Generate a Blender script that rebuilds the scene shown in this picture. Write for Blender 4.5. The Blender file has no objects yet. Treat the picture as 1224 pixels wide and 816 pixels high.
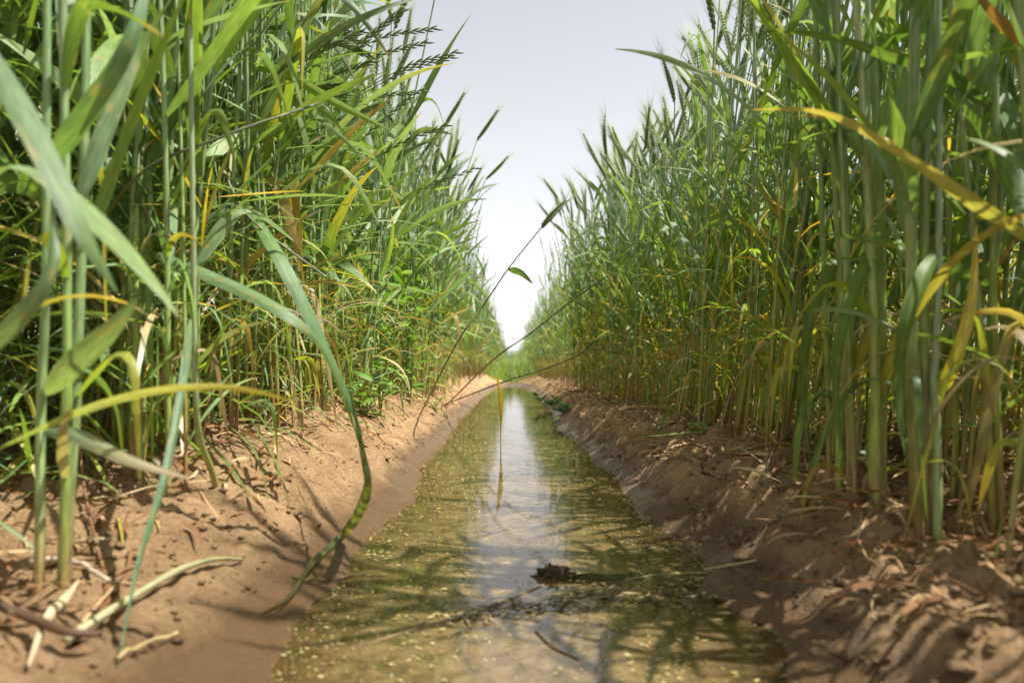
import bpy, math, random
import numpy as np
R = math.radians
random.seed(11); rng = np.random.default_rng(11)
scene = bpy.context.scene
C = scene.collection
PI = math.pi

# ------------------------------------------------------------------ camera
CAMZ = 0.19
PITCH = R(2.25)
FPX = 816.0
cam = bpy.data.cameras.new('camera'); camo = bpy.data.objects.new('camera', cam); C.objects.link(camo)
camo.location = (0, 0, CAMZ); camo.rotation_euler = (PI/2 + PITCH, 0, 0)
cam.sensor_width = 36; cam.lens = 24; cam.clip_start = 0.02; cam.clip_end = 2000
cam.dof.use_dof = True; cam.dof.focus_distance = 1.15; cam.dof.aperture_fstop = 5.6; cam.dof.aperture_blades = 7
scene.camera = camo

def P(px, py, d):
    """point of the place seen at pixel (1224 wide photograph) at depth d metres ahead"""
    u = (px-612)/FPX; v = -(py-408)/FPX
    y = math.cos(PITCH) - v*math.sin(PITCH); z = math.sin(PITCH) + v*math.cos(PITCH)
    s = d/y
    return np.array([u*s, d, CAMZ + z*s])

# ------------------------------------------------------------------ noise
_perm = np.random.default_rng(5).random((256, 256))
def vnoise(x, y):
    xi = np.floor(x).astype(int); yi = np.floor(y).astype(int)
    fx = x-xi; fy = y-yi; fx = fx*fx*(3-2*fx); fy = fy*fy*(3-2*fy)
    g = lambda a, b: _perm[a & 255, b & 255]
    return (g(xi, yi)*(1-fx)+g(xi+1, yi)*fx)*(1-fy) + (g(xi, yi+1)*(1-fx)+g(xi+1, yi+1)*fx)*fy - .5
def fbm(x, y, o=4, gain=.5):
    s = 0; a = 1
    for k in range(o):
        s = s + a*vnoise(x*2**k+17.3*k, y*2**k+9.1*k); a *= gain
    return s
def sstep(a, b, x):
    t = np.clip((x-a)/(b-a), 0, 1); return t*t*(3-2*t)

def height(x, y):
    x = np.asarray(x, float); y = np.asarray(y, float)
    w = 0.034*vnoise(y*3.1, y*0+3.3) + .018*vnoise(y*6, y*0+8.1) + .022*vnoise(y*11, y*0+1.1) + .014*vnoise(y*34+x*9, y*0+2.1)
    w2 = 0.036*vnoise(y*2.7, y*0+13.3) + .018*vnoise(y*5.3, y*0+28.1) + .024*vnoise(y*12, y*0+5.1) + .016*vnoise(y*37+x*11, y*0+7.1)
    # furrow bed
    hl = 0.055 + 0.055*sstep(.45, .85, y)
    hr = 0.058 + 0.012*sstep(.5, 1.0, y)
    xl = -x - (np.interp(y, [.3, .42, .65, 1, 2.6], [.14, .155, .165, .165, .195])+w*.8); xr = x - (np.interp(y, [.3, .42, .78, 1.1, 2.2, 4], [.17, .185, .19, .175, .16, .17])+w2*.8)
    left = np.where(xl < 0, .32*xl, hl*sstep(-.02, .17, xl) + .014*sstep(.12, .6, xl))
    right = np.where(xr < 0, .32*xr, hr*sstep(-.02, .13, xr) + .02*sstep(.1, .6, xr))
    h = np.where(x < 0, left, right)
    h = np.maximum(h, -.045)
    # the water stops against a low earth bank
    h = h + (.055+.02*vnoise(x*8, y*3))*sstep(6.6, 7.4, y)*np.clip(1-np.maximum(0, np.abs(x)-.15)*5, 0, 1)
    near = 1/(1+(y/9)**2)
    dry = .15+.85*sstep(-.004, .035, h)
    rough = (.018*fbm(x*9, y*6.5, 3) + .013*fbm(x*30, y*24, 3)*(.6+1.0*(x > 0)) + .008*fbm(x*80, y*80, 3, .6))
    clod = np.maximum(0, vnoise(x*42+5, y*36)-.12)*.035*(1+.6*(x > 0)) + np.maximum(0, vnoise(x*85+2, y*80)-.16)*.03 + np.maximum(0, vnoise(x*19+1, y*15+6)-.18)*.05*(x > .28)
    ridge = .014*(.5-np.abs(vnoise(x*10+y*5, y*17-x*3))*2.2)*(x > .2)
    h = h + near*(dry*(rough+clod*sstep(.0, .1, np.abs(x)-.24)) + dry*ridge*1.2 + (1-dry)*.003*fbm(x*20, y*20, 2))
    return h
_gx = np.arange(-1.5, 1.5, .006); _gy = np.arange(-.6, 8, .006)
_GX, _GY = np.meshgrid(_gx, _gy); _HM = height(_GX.ravel(), _GY.ravel()).reshape(_GX.shape)
def H(x, y):
    if abs(x) < 1.49 and -.59 < y < 7.98:
        a = (x+1.5)/.006; b = (y+.6)/.006; i = int(a); j = int(b); a -= i; b -= j
        return float((_HM[j, i]*(1-a)+_HM[j, i+1]*a)*(1-b)+(_HM[j+1, i]*(1-a)+_HM[j+1, i+1]*a)*b)
    return float(height(np.array([x]), np.array([y]))[0])
def HV(p): return np.array([H(a, b) for a, b in p[:, :2]])

# ------------------------------------------------------------------ materials
def mat(name):
    m = bpy.data.materials.new(name); m.use_nodes = True
    return m, m.node_tree.nodes, m.node_tree.links
def N(nodes, t, **kw):
    n = nodes.new(t)
    for k, v in kw.items():
        if k in n.inputs.keys(): n.inputs[k].default_value = v
        else: setattr(n, k, v)
    return n

def plant_material(name, trans, rough, spec, attr=True, color=None, vein=True, tint=(1.65, 1.6, .6)):
    m, n, l = mat(name)
    out = n['Material Output']; p = n['Principled BSDF']
    p.inputs['Roughness'].default_value = rough
    p.inputs['Specular IOR Level'].default_value = spec
    at = N(n, 'ShaderNodeAttribute', attribute_name='Col'); lc = N(n, 'ShaderNodeAttribute', attribute_name='lc')
    ob = N(n, 'ShaderNodeObjectInfo')
    # streaks along the blade
    mp = N(n, 'ShaderNodeVectorMath', operation='MULTIPLY'); mp.inputs[1].default_value = (9, 55, 40)
    l.new(lc.outputs['Vector'], mp.inputs[0])
    ns = N(n, 'ShaderNodeTexNoise'); ns.inputs['Scale'].default_value = 1; ns.inputs['Detail'].default_value = 3
    l.new(mp.outputs[0], ns.inputs['Vector'])
    rm = N(n, 'ShaderNodeMapRange'); rm.inputs[1].default_value = .3; rm.inputs[2].default_value = .7
    rm.inputs[3].default_value = .68; rm.inputs[4].default_value = 1.32
    l.new(ns.outputs['Fac'], rm.inputs[0])
    rr = N(n, 'ShaderNodeMapRange'); rr.inputs[3].default_value = .8; rr.inputs[4].default_value = 1.2
    l.new(ob.outputs['Random'], rr.inputs[0])
    mu = N(n, 'ShaderNodeMath', operation='MULTIPLY'); l.new(rm.outputs[0], mu.inputs[0]); l.new(rr.outputs[0], mu.inputs[1])
    sc = N(n, 'ShaderNodeVectorMath', operation='SCALE'); l.new(at.outputs['Color'], sc.inputs[0]); l.new(mu.outputs[0], sc.inputs['Scale'])
    # small tan blemishes
    n2 = N(n, 'ShaderNodeTexNoise'); n2.inputs['Scale'].default_value = 1; n2.inputs['Detail'].default_value = 2
    mp2 = N(n, 'ShaderNodeVectorMath', operation='MULTIPLY'); mp2.inputs[1].default_value = (1.6, 55, 71)
    l.new(lc.outputs['Vector'], mp2.inputs[0]); l.new(mp2.outputs[0], n2.inputs['Vector'])
    bl = N(n, 'ShaderNodeMapRange'); bl.inputs[1].default_value = .61; bl.inputs[2].default_value = .7; bl.inputs[4].default_value = .7
    l.new(n2.outputs['Fac'], bl.inputs[0])
    mx = N(n, 'ShaderNodeMix', data_type='RGBA'); l.new(bl.outputs[0], mx.inputs[0]); l.new(sc.outputs[0], mx.inputs[6])
    mx.inputs[7].default_value = (.36, .30, .12, 1)
    l.new(mx.outputs[2], p.inputs['Base Color'])
    if vein:
        sx = N(n, 'ShaderNodeSeparateXYZ'); l.new(lc.outputs['Vector'], sx.inputs[0])
        m1 = N(n, 'ShaderNodeMath', operation='MULTIPLY'); m1.inputs[1].default_value = 62; l.new(sx.outputs[0], m1.inputs[0])
        m2 = N(n, 'ShaderNodeMath', operation='SINE'); l.new(m1.outputs[0], m2.inputs[0])
        bp = N(n, 'ShaderNodeBump'); bp.inputs['Strength'].default_value = .35; bp.inputs['Distance'].default_value = .0004
        l.new(m2.outputs[0], bp.inputs['Height']); l.new(bp.outputs[0], p.inputs['Normal'])
    if trans > 0:
        tr = N(n, 'ShaderNodeBsdfTranslucent'); tm = N(n, 'ShaderNodeVectorMath', operation='MULTIPLY'); tm.inputs[1].default_value = tint
        l.new(mx.outputs[2], tm.inputs[0]); l.new(tm.outputs[0], tr.inputs['Color'])
        ms = N(n, 'ShaderNodeMixShader'); ms.inputs[0].default_value = trans
        l.new(p.outputs[0], ms.inputs[1]); l.new(tr.outputs[0], ms.inputs[2]); l.new(ms.outputs[0], out.inputs['Surface'])
    return m
M_LEAF = plant_material('wheat_leaf', .36, .43, .5)
M_STEM = plant_material('wheat_stem', 0, .42, .45)
M_EAR = plant_material('wheat_ear', .15, .55, .3, vein=False)
M_DRY = plant_material('dry_straw', .12, .6, .25)
M_MIX = plant_material('field_foliage', .34, .42, .45, vein=False)
M_WEED = plant_material('weed_leaf', .4, .5, .35, vein=False, tint=(1.2, 1.3, .6))

def mud_material():
    m, n, l = mat('mud')
    p = n['Principled BSDF']
    geo = N(n, 'ShaderNodeNewGeometry'); sp = N(n, 'ShaderNodeSeparateXYZ'); l.new(geo.outputs['Position'], sp.inputs[0])
    n1 = N(n, 'ShaderNodeTexNoise'); n1.inputs['Scale'].default_value = 14; n1.inputs['Detail'].default_value = 6; n1.inputs['Roughness'].default_value = .65
    l.new(geo.outputs['Position'], n1.inputs['Vector'])
    cr = N(n, 'ShaderNodeValToRGB'); l.new(n1.outputs['Fac'], cr.inputs[0])
    cr.color_ramp.elements[0].position = .3; cr.color_ramp.elements[0].color = (.29, .17, .078, 1)
    cr.color_ramp.elements[1].position = .72; cr.color_ramp.elements[1].color = (.56, .36, .185, 1)
    # grains
    n2 = N(n, 'ShaderNodeTexNoise'); n2.inputs['Scale'].default_value = 240; n2.inputs['Detail'].default_value = 4; n2.inputs['Roughness'].default_value = .7
    l.new(geo.outputs['Position'], n2.inputs['Vector'])
    gm = N(n, 'ShaderNodeMapRange'); gm.inputs[1].default_value = .3; gm.inputs[2].default_value = .7; gm.inputs[3].default_value = .72; gm.inputs[4].default_value = 1.25
    l.new(n2.outputs['Fac'], gm.inputs[0])
    sc = N(n, 'ShaderNodeVectorMath', operation='SCALE'); l.new(cr.outputs[0], sc.inputs[0]); l.new(gm.outputs[0], sc.inputs['Scale'])
    # wet band: height above the water, broken by noise
    ad = N(n, 'ShaderNodeMath', operation='MULTIPLY_ADD'); ad.inputs[1].default_value = .03; l.new(n1.outputs['Fac'], ad.inputs[0]); l.new(sp.outputs[2], ad.inputs[2])
    wt = N(n, 'ShaderNodeMapRange'); wt.inputs[1].default_value = .034; wt.inputs[2].default_value = .058; wt.inputs[3].default_value = 1; wt.inputs[4].default_value = 0
    l.new(ad.outputs[0], wt.inputs[0])
    wm = N(n, 'ShaderNodeMix', data_type='RGBA'); wm.inputs[7].default_value = (.17, .10, .048, 1)
    wf = N(n, 'ShaderNodeMath', operation='MULTIPLY'); wf.inputs[1].default_value = .88; l.new(wt.outputs[0], wf.inputs[0])
    l.new(wf.outputs[0], wm.inputs[0]); l.new(sc.outputs[0], wm.inputs[6]); l.new(wm.outputs[2], p.inputs['Base Color'])
    rg = N(n, 'ShaderNodeMapRange'); rg.inputs[3].default_value = .85; rg.inputs[4].default_value = .25; l.new(wt.outputs[0], rg.inputs[0]); l.new(rg.outputs[0], p.inputs['Roughness'])
    p.inputs['Specular IOR Level'].default_value = .4
    n3 = N(n, 'ShaderNodeTexNoise'); n3.inputs['Scale'].default_value = 110; n3.inputs['Detail'].default_value = 8; n3.inputs['Roughness'].default_value = .7
    l.new(geo.outputs['Position'], n3.inputs['Vector'])
    bp = N(n, 'ShaderNodeBump'); bp.inputs['Strength'].default_value = 1; bp.inputs['Distance'].default_value = .014
    l.new(n3.outputs['Fac'], bp.inputs['Height']); l.new(bp.outputs[0], p.inputs['Normal'])
    return m
M_MUD = mud_material()

def water_material():
    m, n, l = mat('murky_water')
    n.remove(n['Principled BSDF']); out = n['Material Output']
    geo = N(n, 'ShaderNodeNewGeometry'); dp = N(n, 'ShaderNodeAttribute', attribute_name='lc'); sx = N(n, 'ShaderNodeSeparateXYZ'); l.new(dp.outputs['Vector'], sx.inputs[0])
    n1 = N(n, 'ShaderNodeTexNoise'); n1.inputs['Scale'].default_value = 48; n1.inputs['Detail'].default_value = 7; n1.inputs['Roughness'].default_value = .72; n1.inputs['Distortion'].default_value = .5
    l.new(geo.outputs['Position'], n1.inputs['Vector'])
    cr = N(n, 'ShaderNodeValToRGB'); l.new(n1.outputs['Fac'], cr.inputs[0])
    cr.color_ramp.elements[0].position = .38; cr.color_ramp.elements[0].color = (.07, .05, .019, 1)
    cr.color_ramp.elements[1].position = .64; cr.color_ramp.elements[1].color = (.21, .145, .068, 1)
    mp = N(n, 'ShaderNodeMapping'); mp.inputs['Scale'].default_value = (1, .6, 1); l.new(geo.outputs['Position'], mp.inputs['Vector'])
    n2 = N(n, 'ShaderNodeTexNoise'); n2.inputs['Scale'].default_value = 22; n2.inputs['Detail'].default_value = 2; l.new(mp.outputs[0], n2.inputs['Vector'])
    n3 = N(n, 'ShaderNodeTexNoise'); n3.inputs['Scale'].default_value = 130; n3.inputs['Detail'].default_value = 2; l.new(mp.outputs[0], n3.inputs['Vector'])
    b1 = N(n, 'ShaderNodeBump'); b1.inputs['Strength'].default_value = .5; b1.inputs['Distance'].default_value = .00035; l.new(n2.outputs['Fac'], b1.inputs['Height'])
    b2 = N(n, 'ShaderNodeBump'); b2.inputs['Strength'].default_value = .5; b2.inputs['Distance'].default_value = .0002; l.new(n3.outputs['Fac'], b2.inputs['Height'])
    l.new(b1.outputs[0], b2.inputs['Normal'])
    # suspended silt hides the bed within a couple of centimetres; the shallows stay clear
    ex = N(n, 'ShaderNodeMath', operation='MULTIPLY'); ex.inputs[1].default_value = -95; l.new(sx.outputs[0], ex.inputs[0])
    ee = N(n, 'ShaderNodeMath', operation='EXPONENT'); l.new(ex.outputs[0], ee.inputs[0])
    df = N(n, 'ShaderNodeBsdfDiffuse'); l.new(cr.outputs[0], df.inputs['Color'])
    tp = N(n, 'ShaderNodeBsdfTransparent'); tp.inputs['Color'].default_value = (.93, .9, .8, 1)
    m1 = N(n, 'ShaderNodeMixShader'); l.new(ee.outputs[0], m1.inputs[0]); l.new(df.outputs[0], m1.inputs[1]); l.new(tp.outputs[0], m1.inputs[2])
    gl = N(n, 'ShaderNodeBsdfGlossy'); gl.inputs['Roughness'].default_value = .025; l.new(b2.outputs[0], gl.inputs['Normal'])
    fr = N(n, 'ShaderNodeFresnel'); fr.inputs['IOR'].default_value = 1.8; l.new(b2.outputs[0], fr.inputs['Normal'])
    m2 = N(n, 'ShaderNodeMixShader'); l.new(fr.outputs[0], m2.inputs[0]); l.new(m1.outputs[0], m2.inputs[1]); l.new(gl.outputs[0], m2.inputs[2])
    l.new(m2.outputs[0], out.inputs['Surface'])
    return m
M_WATER = water_material()

# ------------------------------------------------------------------ mesh builder
class MB:
    def __init__(s): s.v = []; s.q = []; s.t = []; s.c = []; s.l = []; s.n = 0
    def add(s, v, q, t, c, l):
        v = np.asarray(v, np.float32).reshape(-1, 3); k = len(v)
        s.v.append(v)
        if q is not None and len(q): s.q.append(np.asarray(q, np.int32).reshape(-1, 4)+s.n)
        if t is not None and len(t): s.t.append(np.asarray(t, np.int32).reshape(-1, 3)+s.n)
        c = np.asarray(c, np.float32); s.c.append(np.broadcast_to(c, (k, 3)) if c.ndim == 1 else c)
        s.l.append(np.asarray(l, np.float32).reshape(-1, 3) if l is not None else np.zeros((k, 3), np.float32))
        s.n += k
    def arrays(s):
        cat = lambda a, w, d: np.concatenate(a) if a else np.zeros((0, w), d)
        return cat(s.v, 3, np.float32), cat(s.q, 4, np.int32), cat(s.t, 3, np.int32), cat(s.c, 3, np.float32), cat(s.l, 3, np.float32)
    def mesh(s, name, material):
        return make_mesh(name, material, *s.arrays())
def make_mesh(name, material, v, q, t, c, l, smooth=True):
    me = bpy.data.meshes.new(name)
    nv = len(v); nq = len(q); nt = len(t)
    me.vertices.add(nv); me.vertices.foreach_set('co', v.astype(np.float32).ravel())
    me.loops.add(nq*4+nt*3); me.loops.foreach_set('vertex_index', np.concatenate([q.ravel(), t.ravel()]).astype(np.int32))
    me.polygons.add(nq+nt)
    st = np.concatenate([np.arange(nq)*4, nq*4+np.arange(nt)*3]).astype(np.int32)
    me.polygons.foreach_set('loop_start', st)
    me.update(calc_edges=True)
    me.polygons.foreach_set('use_smooth', np.full(nq+nt, smooth))
    a = me.attributes.new('Col', 'FLOAT_COLOR', 'POINT')
    a.data.foreach_set('color', np.concatenate([c, np.ones((nv, 1))], 1).astype(np.float32).ravel())
    b = me.attributes.new('lc', 'FLOAT_VECTOR', 'POINT'); b.data.foreach_set('vector', l.astype(np.float32).ravel())
    me.materials.append(material)
    me.validate()
    return me
def link(name, me, parent=None):
    o = bpy.data.objects.new(name, me); C.objects.link(o)
    if parent is not None: o.parent = parent
    return o
def tag(o, label=None, cat=None, group=None, kind=None):
    if label: o['label'] = label
    if cat: o['category'] = cat
    if group: o['group'] = group
    if kind: o['kind'] = kind
    return o
def empty(name, loc=(0, 0, 0)):
    o = bpy.data.objects.new(name, None); o.empty_display_size = .02; C.objects.link(o); o.location = loc; return o

def nrm(a): return a/(np.linalg.norm(a, axis=-1, keepdims=True)+1e-9)
def tangents(p):
    t = np.gradient(p, axis=0); return nrm(t)
def spline(pts, n):
    pts = np.asarray(pts, float); k = len(pts)
    if k == 2: return pts[0]+(pts[1]-pts[0])*np.linspace(0, 1, n)[:, None]
    e = np.vstack([2*pts[0]-pts[1], pts, 2*pts[-1]-pts[-2]])
    u = np.linspace(0, k-1-1e-6, n); i = u.astype(int); f = (u-i)[:, None]
    p0, p1, p2, p3 = e[i], e[i+1], e[i+2], e[i+3]
    return .5*((2*p1)+(-p0+p2)*f+(2*p0-5*p1+4*p2-p3)*f*f+(-p0+3*p1-3*p2+p3)*f**3)

def tube(mb, pts, rad, col, sides=6, cap=True):
    pts = np.asarray(pts, float); n = len(pts); T = tangents(pts)
    rad = np.broadcast_to(np.asarray(rad, float), (n,))
    ref = np.array([0, 1., 0.]) if abs(T[0][1]) < .8 else np.array([1., 0, 0])
    A = nrm(np.cross(T, ref)); B = np.cross(T, A)
    th = np.arange(sides)*2*PI/sides
    v = pts[:, None]+rad[:, None, None]*(np.cos(th)[None, :, None]*A[:, None]+np.sin(th)[None, :, None]*B[:, None])
    i = np.arange(n-1)[:, None]*sides; j = np.arange(sides)[None]; jn = (j+1) % sides
    q = np.stack([i+j, i+jn, i+sides+jn, i+sides+j], -1).reshape(-1, 4)
    col = np.asarray(col, float); col = np.broadcast_to(col, (n, 3)) if col.ndim == 1 else col
    c = np.repeat(col, sides, 0)
    L = np.concatenate([[0], np.cumsum(np.linalg.norm(np.diff(pts, axis=0), axis=1))])
    lc = np.zeros((n, sides, 3)); lc[..., 0] = th/(2*PI); lc[..., 1] = L[:, None]; lc[..., 2] = random.random()
    v = v.reshape(-1, 3); lc = lc.reshape(-1, 3); t = None
    if cap:
        tt = []
        v = np.vstack([v, pts[0], pts[-1]]); c = np.vstack([c, c[0], c[-1]]); lc = np.vstack([lc, lc[0], lc[-1]])
        a = n*sides
        for k in range(sides):
            kn = (k+1) % sides; tt.append((a, kn, k)); tt.append((a+1, (n-1)*sides+k, (n-1)*sides+kn))
        t = tt
    mb.add(v, q, t, c, lc)

def ribbon(mb, pts, wid, col, side=None, twist=0., fold=.25, across=3, wav=0.):
    """leaf blade: a folded strip; side = sideways vector at the base"""
    pts = np.asarray(pts, float); n = len(pts); T = tangents(pts)
    if side is None:
        side = np.cross(T[0], [0, 0, 1.]);
        if np.linalg.norm(side) < .1: side = np.array([1., 0, 0])
    S = np.zeros((n, 3)); s = nrm(np.asarray(side, float))
    for i in range(n):
        s = s - T[i]*np.dot(s, T[i]); s = s/(np.linalg.norm(s)+1e-9); S[i] = s
    U = np.cross(S, T)
    a = np.linspace(0, 1, n)*twist; ca = np.cos(a)[:, None]; sa = np.sin(a)[:, None]
    S, U = S*ca+U*sa, U*ca-S*sa
    u = np.linspace(-1, 1, across)
    wid = np.asarray(wid, float)
    ph = random.random()*6
    wv = wav*np.sin(np.linspace(0, 1, n)*14+ph)
    v = pts[:, None]+.5*wid[:, None, None]*(u[None, :, None]*S[:, None] + (fold*np.abs(u)[None, :, None]+wv[:, None, None]*u[None, :, None])*U[:, None])
    i = np.arange(n-1)[:, None]*across; j = np.arange(across-1)[None]
    q = np.stack([i+j, i+j+1, i+across+j+1, i+across+j], -1).reshape(-1, 4)
    col = np.asarray(col, float); col = np.broadcast_to(col, (n, 3)) if col.ndim == 1 else col
    c = np.repeat(col, across, 0).reshape(n, across, 3).copy()
    if across >= 3: c[:, across//2] = c[:, across//2]*.85+np.array([.05, .07, .03])
    L = np.concatenate([[0], np.cumsum(np.linalg.norm(np.diff(pts, axis=0), axis=1))])
    lc = np.zeros((n, across, 3)); lc[..., 0] = u*.5+.5; lc[..., 1] = L[:, None]; lc[..., 2] = random.random()
    mb.add(v, q, None, c.reshape(-1, 3), lc)

def blade_w(n, W, base=.6):
    t = np.linspace(0, 1, n)
    return W*(base*.5+(1-base*.5)*np.minimum(1, t/.22)**.7)*np.maximum(.03, (1-t**2.4))**.8

# plant colours (real reflectances)
GREENS = [(.115, .21, .06), (.09, .18, .055), (.145, .245, .085), (.18, .275, .15), (.225, .32, .20), (.105, .195, .10)]
LIME = [(.22, .33, .045), (.18, .30, .035)]
YELL = [(.50, .38, .05), (.42, .34, .06), (.55, .34, .05)]
TAN = [(.46, .33, .18), (.38, .25, .12), (.55, .44, .28)]
BROWN = [(.17, .075, .03), (.22, .11, .05)]
def cj(c, j=.14):
    return np.array(c)*(1+np.array([random.uniform(-j, j)]*3)+np.array([random.uniform(-j, j)*.5, 0, random.uniform(-j, j)*.5]))
def grad(n, c0, c1, k=1., start=0.):
    t = np.clip((np.linspace(0, 1, n)-start)/(1-start), 0, 1)**k
    return np.asarray(c0)*(1-t[:, None])+np.asarray(c1)*t[:, None]
def leaf_cols(n, level):
    c = leaf_cols0(n, level)
    if random.random() < .45:
        k = np.clip((np.linspace(0, 1, n)-random.uniform(.82, .98))/.06, 0, 1)[:, None]; c = c*(1-k)+cj(random.choice(TAN))*k
    return c
def leaf_cols0(n, level):
    """level 0 = lowest leaf .. 1 = flag leaf"""
    r = random.random()
    if level < .2:
        if r < .28: return grad(n, cj(random.choice(TAN)), cj(random.choice(BROWN)), 1.5)
        if r < .62: return grad(n, cj(random.choice(GREENS)), cj(random.choice(LIME)), 1)
        if r < .88: return grad(n, cj(random.choice(LIME)), cj(random.choice(YELL)), 1)
        return grad(n, cj(random.choice(YELL)), cj(random.choice(TAN)), 1)
    if level < .42:
        if r < .13: return grad(n, cj(random.choice(LIME)), cj(random.choice(YELL)), .8, .3)
        if r < .15: return grad(n, cj(random.choice(YELL)), cj(random.choice(TAN)), .8)
        return grad(n, cj(random.choice(GREENS)), cj(random.choice(LIME)), 1.2)
    if r < .08: return grad(n, cj(random.choice(GREENS)), cj(random.choice(YELL)), 1.2, .6)
    if r < .3: return grad(n, cj(random.choice(GREENS)), cj(random.choice(LIME)))
    return grad(n, cj(random.choice(GREENS)), cj(random.choice(GREENS)))

def leaf_path(p0, az, el0, L, droop, n, kink=None, sway=0.):
    """blade leaving the stem at elevation el0 and sinking by droop radians in all"""
    t = np.linspace(0, 1, n)
    el = el0 - droop*t**1.4
    if kink is not None:
        kp, ka = kink; el = el - ka/(1+np.exp(-(t-kp)*22))
    el = np.maximum(el, -1.45)
    a = az+sway*t
    d = np.stack([np.cos(el)*np.cos(a), np.cos(el)*np.sin(a), np.sin(el)], 1)
    ds = L/(n-1)
    p = np.vstack([np.zeros(3), np.cumsum((d[:-1]+d[1:])*.5*ds, axis=0)])
    return np.asarray(p0)+p

def stem_cols(n, bare=False):
    t = np.linspace(0, 1, n)
    base = cj(random.choice([(.30, .17, .08), (.36, .25, .12), (.25, .12, .05)])); mid = cj(random.choice([(.32, .40, .08), (.40, .42, .10), (.22, .34, .07), (.27, .37, .15), (.25, .36, .09)])); top = cj(random.choice([(.21, .31, .17), (.17, .28, .12), (.26, .35, .21)]))
    kb = random.uniform(.0, .10); keys = np.array([0, kb+.01, kb+.05+random.random()*.06, .3+random.random()*.3, 1]); cs = np.array([base, base*.6+mid*.4, mid, mid*.3+top*.7, top])
    return np.stack([np.interp(t, keys, cs[:, k]) for k in range(3)], 1)

def ear_mb(mb, p0, d, up, L=.115, lod=0):
    """bearded wheat ear: two ranks of spikelets on a rachis, each floret with an awn"""
    d = nrm(np.asarray(d, float)); s = np.cross(d, [.3, .9, .1]); s = nrm(s); f = np.cross(d, s)
    ns = 25 if lod == 0 else (13 if lod == 1 else 8)
    bend = random.uniform(-.12, .12); c0 = cj((.16, .235, .075)); c1 = cj((.26, .33, .13)); aw = cj((.27, .34, .14))
    pos = lambda t: p0 + d*L*t + s*bend*L*t*t
    if lod == 0: tube(mb, [pos(t) for t in np.linspace(0, .97, 8)], .0013, c0, 4)
    for i in range(ns):
        t = i/(ns-1)*.93; sd = 1 if i % 2 else -1
        b = pos(t); env = (.55+.45*math.sin(PI*min(1, t*1.15+.12)))
        offs = ([(0, 0)] if lod == 2 else [(-.5, .4), (.5, -.4)] if lod == 1 else [(-.7, .6), (.7, -.6), (0, 0)])
        for fo, fz in offs:
            ax = nrm(d*1.0+s*sd*.22+f*fo*.34)
            ll = .015*env*(1.35 if lod == 2 else 1); w = .0036*env*(1.7 if lod == 2 else 1.15)
            b0 = b+s*sd*.0012
            # spindle
            A = nrm(np.cross(ax, f+.01)); B = np.cross(ax, A); k = 4 if lod == 0 else 3
            rings = [(.0, .35), (.4, 1.), (.78, .6)]
            v = []; cc = []
            for (tt, rr) in rings:
                for q in range(k):
                    an = q*2*PI/k; v.append(b0+ax*ll*tt+(A*math.cos(an)+B*math.sin(an))*w*rr); cc.append(c0*(1-tt)+c1*tt)
            v.append(b0+ax*ll); cc.append(c1)
            qd = [(r*k+q, r*k+(q+1) % k, (r+1)*k+(q+1) % k, (r+1)*k+q) for r in range(2) for q in range(k)]
            tr = [(2*k+q, 2*k+(q+1) % k, 3*k) for q in range(k)]
            mb.add(v, qd, tr, np.array(cc), None)
            if (fo != 0 or i > ns-4 or lod == 2) and (lod < 2 or i % 2 == 0):
                al = random.uniform(.05, .08)*(.8+.3*t); tip = b0+ax*ll
                ad = nrm(d*1.0+s*sd*random.uniform(.06, .22)+f*(fo*.25+random.uniform(-.06, .06)))
                r = .00035 if lod == 0 else (.00045 if lod == 1 else .0008)
                e = tip+ad*al
                w1 = nrm(np.cross(ad, [.2, 1, .3]))*r; w2 = nrm(np.cross(ad, w1))*r
                mb.add([tip+w1, tip-w1*.5+w2, tip-w1*.5-w2, e], None, [(0, 1, 3), (1, 2, 3), (2, 0, 3)], aw, None)

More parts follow.
